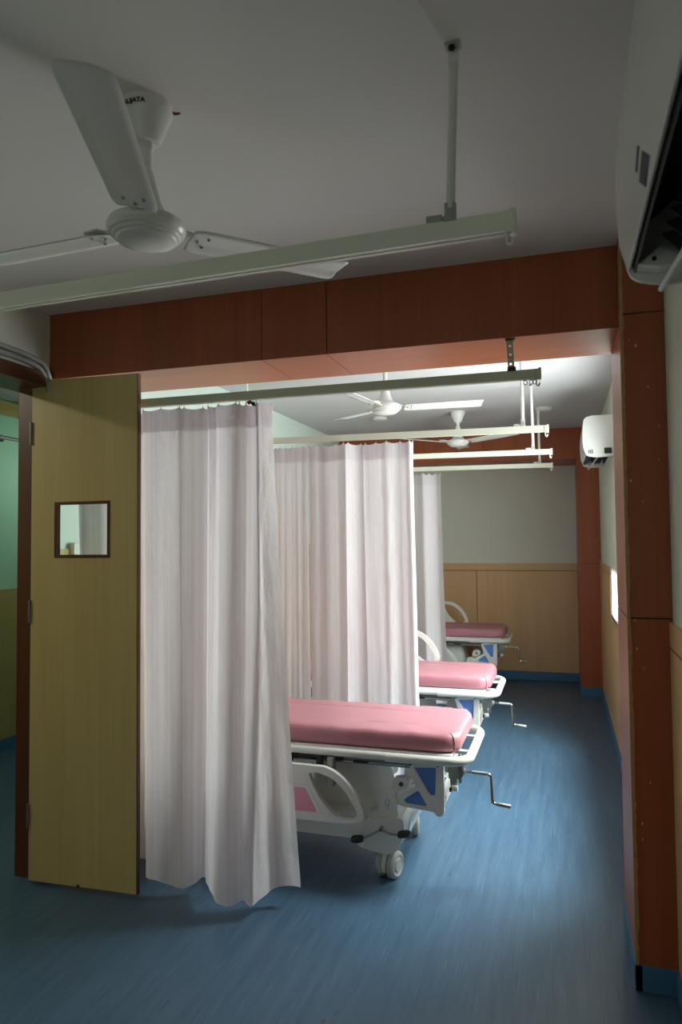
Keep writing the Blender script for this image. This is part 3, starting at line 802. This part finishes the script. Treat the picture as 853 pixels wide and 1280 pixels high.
# under-deck frame
m = MB()
for y in (3.155, 3.605): m.box(X0+.06, -.50, y, y+.04, .487, .512)
for x in (-1.9, -1.15, -.66): m.box(x, x+.05, 3.155, 3.645, .488, .532)
bb(m, 'under_frame', M['dull'], bevel=.003)
m = MB()
m.box(-1.62, -.98, 3.13, 3.165, .505, .532); m.box(-1.262, -1.215, 3.112, 3.132, .488, .530); m.cyl((-1.30, 3.125, .515), (-1.08, 3.125, .515), .008)
m.box(-1.10, -1.075, 3.115, 3.15, .46, .535); m.box(-.93, -.86, 3.14, 3.16, .495, .505)
bb(m, 'rail_latch', M['dgrey'], bevel=.002)
m = MB(); m.cyl((-1.02, 3.148, .497), (-.69, 3.148, .5), .0055); m.cyl((-1.02, 3.60, .497), (-.60, 3.6, .5), .0055)
bbe(m, 'actuator_rod', M['steel'])
# side rails: plate with a hand-grip loop at each end
ro = [(-1.256, .493), (-1.109, .498), (-1.019, .491), (-.944, .449), (-.886, .378), (-.858, .311), (-.866, .276), (-.902, .259), (-.961, .256), (-1.043, .257), (-1.219, .260)]
rh = [(-1.106, .452), (-1.098, .466), (-1.071, .470), (-1.004, .450), (-.938, .394), (-.890, .315), (-.893, .290), (-.921, .277), (-.965, .277), (-1.005, .303), (-1.065, .368)]
xm = -1.30
mir = lambda pts: [(2*xm-x, z) for x, z in pts][::-1]
outer = catmull(ro[1:-1]+mir(ro)[1:-1], 5, True)
holeR = catmull(rh, 5, True); holeL = mir(holeR)
def side_rail(y, sgn):
    m = MB().plate(outer, y, y+.026*sgn, [holeR, holeL])
    r = bb(m, 'side_rail', M['plastic'], bevel=.009, seg=3, smooth=40)
    pp = [(-1.30*2+1.128, .397), (-1.128, .397), (-1.073, .296), (-1.30*2+1.073, .296)]
    bb(MB().plate(fil2(pp, .008), y-.002*sgn, y+.012*sgn), 'inset_panel', M['pinkpanel'], r, bevel=.0015, smooth=30)
    fp = [(-1.30*2+1.115, .412), (-1.115, .412), (-1.045, .284), (-1.30*2+1.045, .284)]
    fi = [(-1.30*2+1.122, .403), (-1.122, .403), (-1.062, .290), (-1.30*2+1.062, .290)]
    bb(MB().plate(fp, y-.0025*sgn, y+.01*sgn, [fi]), 'panel_rim', M['white'], r, bevel=.001, smooth=0)
    return r
side_rail(3.042, 1)
far_rail = side_rail(3.758, -1)
m = MB()
for x in (-1.62, -1.02):
    for y in (3.075, 3.725): m.box(x-.014, x+.014, min(y, y+.05*(1 if y < 3.4 else -1)), max(y, y+.05*(1 if y < 3.4 else -1)), .40, .53)
bbe(m, 'rail_arm', M['dull'], bevel=.003)
# leg plates with blue insets, near and far side
po = [(-.671, .528), (-.515, .528), (-.515, .325), (-.520, .309), (-.537, .301), (-.553, .307), (-.560, .319), (-.702, .330), (-.728, .340), (-.738, .354), (-.732, .371), (-.716, .384), (-.640, .424)]
b1 = [(-.645, .504), (-.549, .510), (-.553, .398), (-.560, .390), (-.571, .391), (-.578, .397)]
b2 = [(-.690, .353), (-.690, .362), (-.632, .404), (-.625, .402), (-.591, .345), (-.597, .340), (-.680, .345)]
for y, s in ((3.118, 1), (3.682, -1)):
    lp = bb(MB().plate(po, y, y+.03*s, [b1, b2]), 'leg_plate', M['plastic'], bevel=.004, smooth=30)
    mb = MB(); mb.plate(b1, y+.008*s, y+.022*s); mb.plate(b2, y+.008*s, y+.022*s)
    bbe(mb, 'blue_inset', M['blue'], lp, smooth=0)
    bbe(MB().cyl((-.66, y+.0*s, .522), (-.66, y-.006*s, .522), .008, n=12).cyl((-.54, y, .522), (-.54, y-.006*s, .522), .006, n=12), 'bolt', M['dgrey'], lp)
m = MB().box(-.56, -.52, 3.145, 3.655, .33, .36); m.box(-.53, -.50, 3.2, 3.6, .47, .52)
bbe(m, 'cross_bar', M['plastic'], bevel=.004)
# chassis: long shell with a pod over each castor
cs = [(-1.95, .155), (-.92, .155), (-.86, .165), (-.83, .20), (-.83, .255), (-.90, .262), (-1.85, .262), (-1.95, .25), (-1.97, .2)]
base = bb(MB().plate(fil2(cs, .03), 3.15, 3.65), 'base_cover', M['plastic'], bevel=.018, seg=3, smooth=45)
pod = [(-.868, .245), (-.850, .268), (-.80, .276), (-.715, .284), (-.697, .275), (-.690, .232), (-.704, .178), (-.727, .140), (-.762, .126), (-.80, .124), (-.862, .134), (-.905, .158)]
mp_ = [(2*-1.38-x, z) for x, z in pod][::-1]
for pf in (pod, mp_):
    for a, b_ in ((3.100, 3.225), (3.575, 3.70)):
        bb(MB().plate(catmull(pf, 3, True), a, b_), 'castor_pod', M['plastic'], bevel=.016, seg=3, smooth=45)
# bridge between the pods at the foot, lower skirt seen beyond
m = MB().plate(fil2([(-.87, .268), (-.705, .281), (-.684, .235), (-.696, .160), (-.735, .118), (-.87, .126)], .022), 3.215, 3.585)
bb(m, 'foot_bridge', M['plastic'], bevel=.01, smooth=45)
# lifting column shell and its pivots
m = MB()
rows = []
for z, ins in ((.25, 0), (.30, .01), (.40, .03), (.47, .035)):
    rows.append([(x, y, z) for x, y in rrect(-1.20+ins, -.80-ins*1.6, 3.25+ins*.4, 3.55-ins*.4, .05)])
rows.append([(x, y, .49) for x, y in rrect(-1.17, -.86, 3.27, 3.53, .05)])
m.grid(rows, True, True)
bb(m, 'lift_column', M['plastic'], smooth=50)
m = MB()
rows = []
for z, ins in ((.25, 0), (.40, .03), (.49, .035)): rows.append([(x, y, z) for x, y in rrect(-1.92+ins, -1.55-ins, 3.25+ins*.4, 3.55-ins*.4, .05)])
m.grid(rows, True, True)
bb(m, 'lift_column', M['plastic'], smooth=50)
for y, s in ((3.112, 1), (3.688, -1)):
    bk = bb(MB().plate(fil2([(-.808, .278), (-.797, .372), (-.785, .382), (-.742, .384), (-.730, .376), (-.716, .284)], .012), y, y+.05*s), 'pivot_post', M['plastic'], bevel=.006, smooth=40)
    mm = MB()
    ring = lambda cx_, cz_, r, t: mm.tube([(cx_+r*math.cos(2*PI*i/14), y-.0003*s, cz_+r*1.25*math.sin(2*PI*i/14)) for i in range(14)], t, 6, True)
    ring(-.766, .345, .010, .0016); ring(-.766, .326, .007, .0014)
    bb(mm, 'post_mark', M['pvc'], bk)
    pv = bb(MB().plate(fil2([(-.752, .398), (-.738, .448), (-.690, .456), (-.668, .438), (-.676, .412), (-.715, .392)], .007), y+.014*s, y+.055*s), 'pivot_arm', M['plastic'], bevel=.005, smooth=40)
    bb(MB().cyl((-.706, y+.016*s, .425), (-.706, y+.010*s, .425), .010, n=14), 'pivot_bolt', M['dgrey'], pv)
    # brake bar with two rubber pads
    s2 = -s
    bar = MB(); yb = y-.014*s-.018*s
    bar.tube(fillet([(-.868, yb-.014*s, .194), (-.83, yb-.006*s, .212), (-.789, yb, .236), (-.745, yb-.002*s, .222), (-.705, yb-.010*s, .226)], .02), .0055, 8)
    bar.cyl((-.789, yb+.04*s, .238), (-.789, yb-.006*s, .238), .008, n=12)
    br = bb(bar, 'brake_bar', M['dull'])
    for px_, pz_, tl in ((-.892, .191, .10), (-.682, .235, .16)):
        c, sn = math.cos(tl), math.sin(tl)
        pad = MB(); prof = [(.006, -.028), (.013, -.024), (.0155, -.012), (.0155, .014), (.012, .026), (.004, .029)]
        rows = []
        for r, q in prof:
            rows.append([(px_+q*c, yb-.018*s+r*1.5*math.cos(2*PI*i/14), pz_+q*sn+r*math.sin(2*PI*i/14)) for i in range(14)])
        pad.grid(rows, True, True)
        bb(pad, 'pedal_pad', M['black'], br)
    bb(MB().cyl((-.789, yb-.004*s, .238), (-.789, yb-.010*s, .238), .005, n=10), 'bar_bolt', M['dgrey'], br)
# castors: twin discs under a hood
def castor(x, y, yaw):
    z = .0585; r = .0585
    m = MB(); R = Matrix.Rotation(yaw, 3, 'Z')
    def disc(x0, x1):
        mm = MB()
        s_ = 1 if x1 > x0 else -1
        prof = [(.012, x0), (r-.006, x0), (r, x0+.005*s_), (r, x1-.010*s_), (r-.006, x1-.003*s_), (r-.014, x1), (r-.018, x1-.003*s_), (.030, x1-.004*s_), (.026, x1+.001*s_), (.01, x1+.001*s_)]
        mm.lathe(prof, (0, 0, 0), 32, 'X')
        bmesh.ops.rotate(mm.bm, verts=mm.bm.verts, cent=(0,0,0), matrix=R); bmesh.ops.translate(mm.bm, verts=mm.bm.verts, vec=(x, y, z))
        return mm
    hood = MB(); hood.plate(fil2([(-.052, -.028), (-.062, .0), (-.05, .045), (-.025, .068), (.025, .068), (.05, .04), (.058, .01), (.04, .0), (0, .02), (-.035, -.005)], .008), -.009, .009, plane='YZ')
    bmesh.ops.rotate(hood.bm, verts=hood.bm.verts, cent=(0,0,0), matrix=R); bmesh.ops.translate(hood.bm, verts=hood.bm.verts, vec=(x, y, z))
    hood.cyl((x, y, z+.06), (x, y, .16), .014, n=16)
    c = bb(hood, 'castor', M['plastic'], bevel=.003, smooth=40)
    bb(disc(.011, .046), 'wheel', M['tyre'], c, smooth=40); bb(disc(-.011, -.046), 'wheel', M['tyre'], c, smooth=40)
for x, y, a in ((-.772, 3.165, -.28), (-.775, 3.635, .2), (-1.99, 3.165, .3), (-1.99, 3.635, -.2)): castor(x, y, a)
# crank at the foot end: bracket, shaft, grip
m = MB().box(-.502, -.455, 3.165, 3.225, .455, .515); m.plate(fil2([(-.475, .512), (-.445, .512), (-.437, .470), (-.452, .455), (-.470, .468)], .006), 3.17, 3.215)
bk = bb(m, 'crank_bracket', M['dull'], bevel=.005, smooth=40)
bb(MB().cyl((-.445, 3.192, .484), (-.432, 3.192, .484), .0135), 'collar', M['white'], bk)
m = MB().tube(fillet([(-.44, 3.192, .484), (-.322, 3.186, .482), (-.316, 3.190, .358), (-.29, 3.193, .354)], .016, 6), .0062, 12)
ck = bb(m, 'crank', M['steel'])
bb(MB().tube([(-.302, 3.192, .356), (-.295, 3.193, .355), (-.243, 3.196, .349), (-.238, 3.196, .3485)], [.006, .0085, .0092, .006], 12), 'crank_handle', M['dull'], ck)
m = MB().tube(fillet([(-.40, 3.187, .4845), (-.335, 3.186, .483)], .01), .0075, 12); bb(m, 'sleeve', M['pvc'], ck)
# folding stay behind the leg plate
m = MB().plate(fil2([(-.512, .500), (-.488, .500), (-.470, .405), (-.480, .385), (-.500, .388)], .008), 3.225, 3.237); m.plate(fil2([(-.475, .495), (-.462, .495), (-.462, .40), (-.475, .395)], .004), 3.29, 3.30)
st = bb(m, 'folding_stay', M['dull'], bevel=.002)
bb(MB().cyl((-.495, 3.21, .400), (-.468, 3.21, .400), .013), 'roller', M['white'], st)
bb(MB().cyl((-.503, 3.20, .396), (-.494, 3.20, .396), .010), 'roller_cap', M['black'], st)
# second and third beds: far rail raised
def place_bed(dx, dy, label):
    c = copy_tree(bed); c.location = (BO.x+dx, BO.y+dy, 0); c['label'] = label
    rails = [k for k in children(c) if k.name.startswith('side_rail')]
    far = max(rails, key=lambda k: sum(v.co.y for v in k.data.vertices)/len(k.data.vertices))
    far.location.z += .362; far.location.y += -.03
    return c
place_bed(.0, 1.375, 'pink hospital bed in the middle, between the wide curtain and the single far curtain')
place_bed(-.10, 3.775, 'pink hospital bed beside the beige panelled end wall, past the single far curtain')

# ------------------------------------------------------------------ light
def area(name, loc, rot, sx, sy, power, col=(1, 1, 1), spread=PI):
    l = bpy.data.lights.new(name, 'AREA'); l.shape = 'RECTANGLE'; l.size = sx; l.size_y = sy; l.energy = power; l.color = col; l.spread = spread
    o = bpy.data.objects.new(name, l); COL.objects.link(o); o.location = loc; o.rotation_euler = rot
    return o
# daylight through the low window, a lamp in the side room and added fill lights
area('window_daylight', (XR+.095, (TY0+TY1)/2, (TZ0+TZ1)/2), (0, PI/2, 0), TZ1-TZ0, TY1-TY0, 116, (1, .945, .985))
def aimed(name, loc, target, sx, sy, power, col):
    o = area(name, loc, (0, 0, 0), sx, sy, power, col)
    o.rotation_euler = (Vector(target)-Vector(loc)).to_track_quat('-Z', 'Y').to_euler(); return o
area('low_window_daylight', (XR+.20, (WY0+WY1)/2, (WZ0+WZ1)/2), (0, PI/2, 0), WZ1-WZ0+.1, WY1-WY0+.1, 2.6, (1, .98, .98))
aimed('sky_light', (1.02, 3.86, 3.05), (-.30, 3.42, 0), .8, .7, 430, (1, .96, .98))
area('rear_fill', (-1.2, YR-.11, 1.5), (PI/2, 0, 0), 1.36, 1.16, 4., (1, .92, .86))  # added fill for the front room, from behind the camera
area('side_room_lamp', (-3.30, 1.9, 2.50), (0, 0, 0), .2, .2, 12, (1, .92, .74))
aimed('green_wall_fill', (-3.30, 4.6, 2.15), (-3.92, 4.4, 1.7), .9, .1, 2.5, (.88, 1, .9))  # added light that brightens the green wall, no fixture behind it
w = bpy.data.worlds.new('World'); SC.world = w; w.use_nodes = True
w.node_tree.nodes['Background'].inputs[0].default_value = (1, .97, .95, 1); w.node_tree.nodes['Background'].inputs[1].default_value = 1.25

# ------------------------------------------------------------------ camera
cam = bpy.data.cameras.new('Camera'); co = bpy.data.objects.new('Camera', cam); COL.objects.link(co); SC.camera = co
R3 = ((0.95468708, 0.0210797, -0.29686399), (0.29746638, -0.03644446, 0.95403645), (-0.00929175, 0.99911333, 0.04106356))
mw = Matrix.Identity(4)
for r in range(3):
    mw[r][0] = R3[r][0]; mw[r][1] = R3[r][1]; mw[r][2] = -R3[r][2]
# rows above map (right, up, forward) of the camera to the world
mw[0][3], mw[1][3], mw[2][3] = 0, 0, 1.5
co.matrix_world = mw
cam.sensor_fit = 'AUTO'; cam.sensor_width = 36; cam.lens = 890/1280*36
cam.clip_start = .02
cam.dof.use_dof = True; cam.dof.focus_distance = 3.1; cam.dof.aperture_fstop = 4.5
vs = SC.view_settings
vs.view_transform = 'Standard'; vs.look = 'None'; vs.gamma = 1; vs.use_curve_mapping = False
vs.exposure = 0.
SC.cycles.max_bounces = 12; SC.cycles.diffuse_bounces = 8; SC.cycles.glossy_bounces = 4; SC.cycles.transparent_max_bounces = 12
SC.cycles.use_denoising = True; SC.cycles.sample_clamp_indirect = 4.
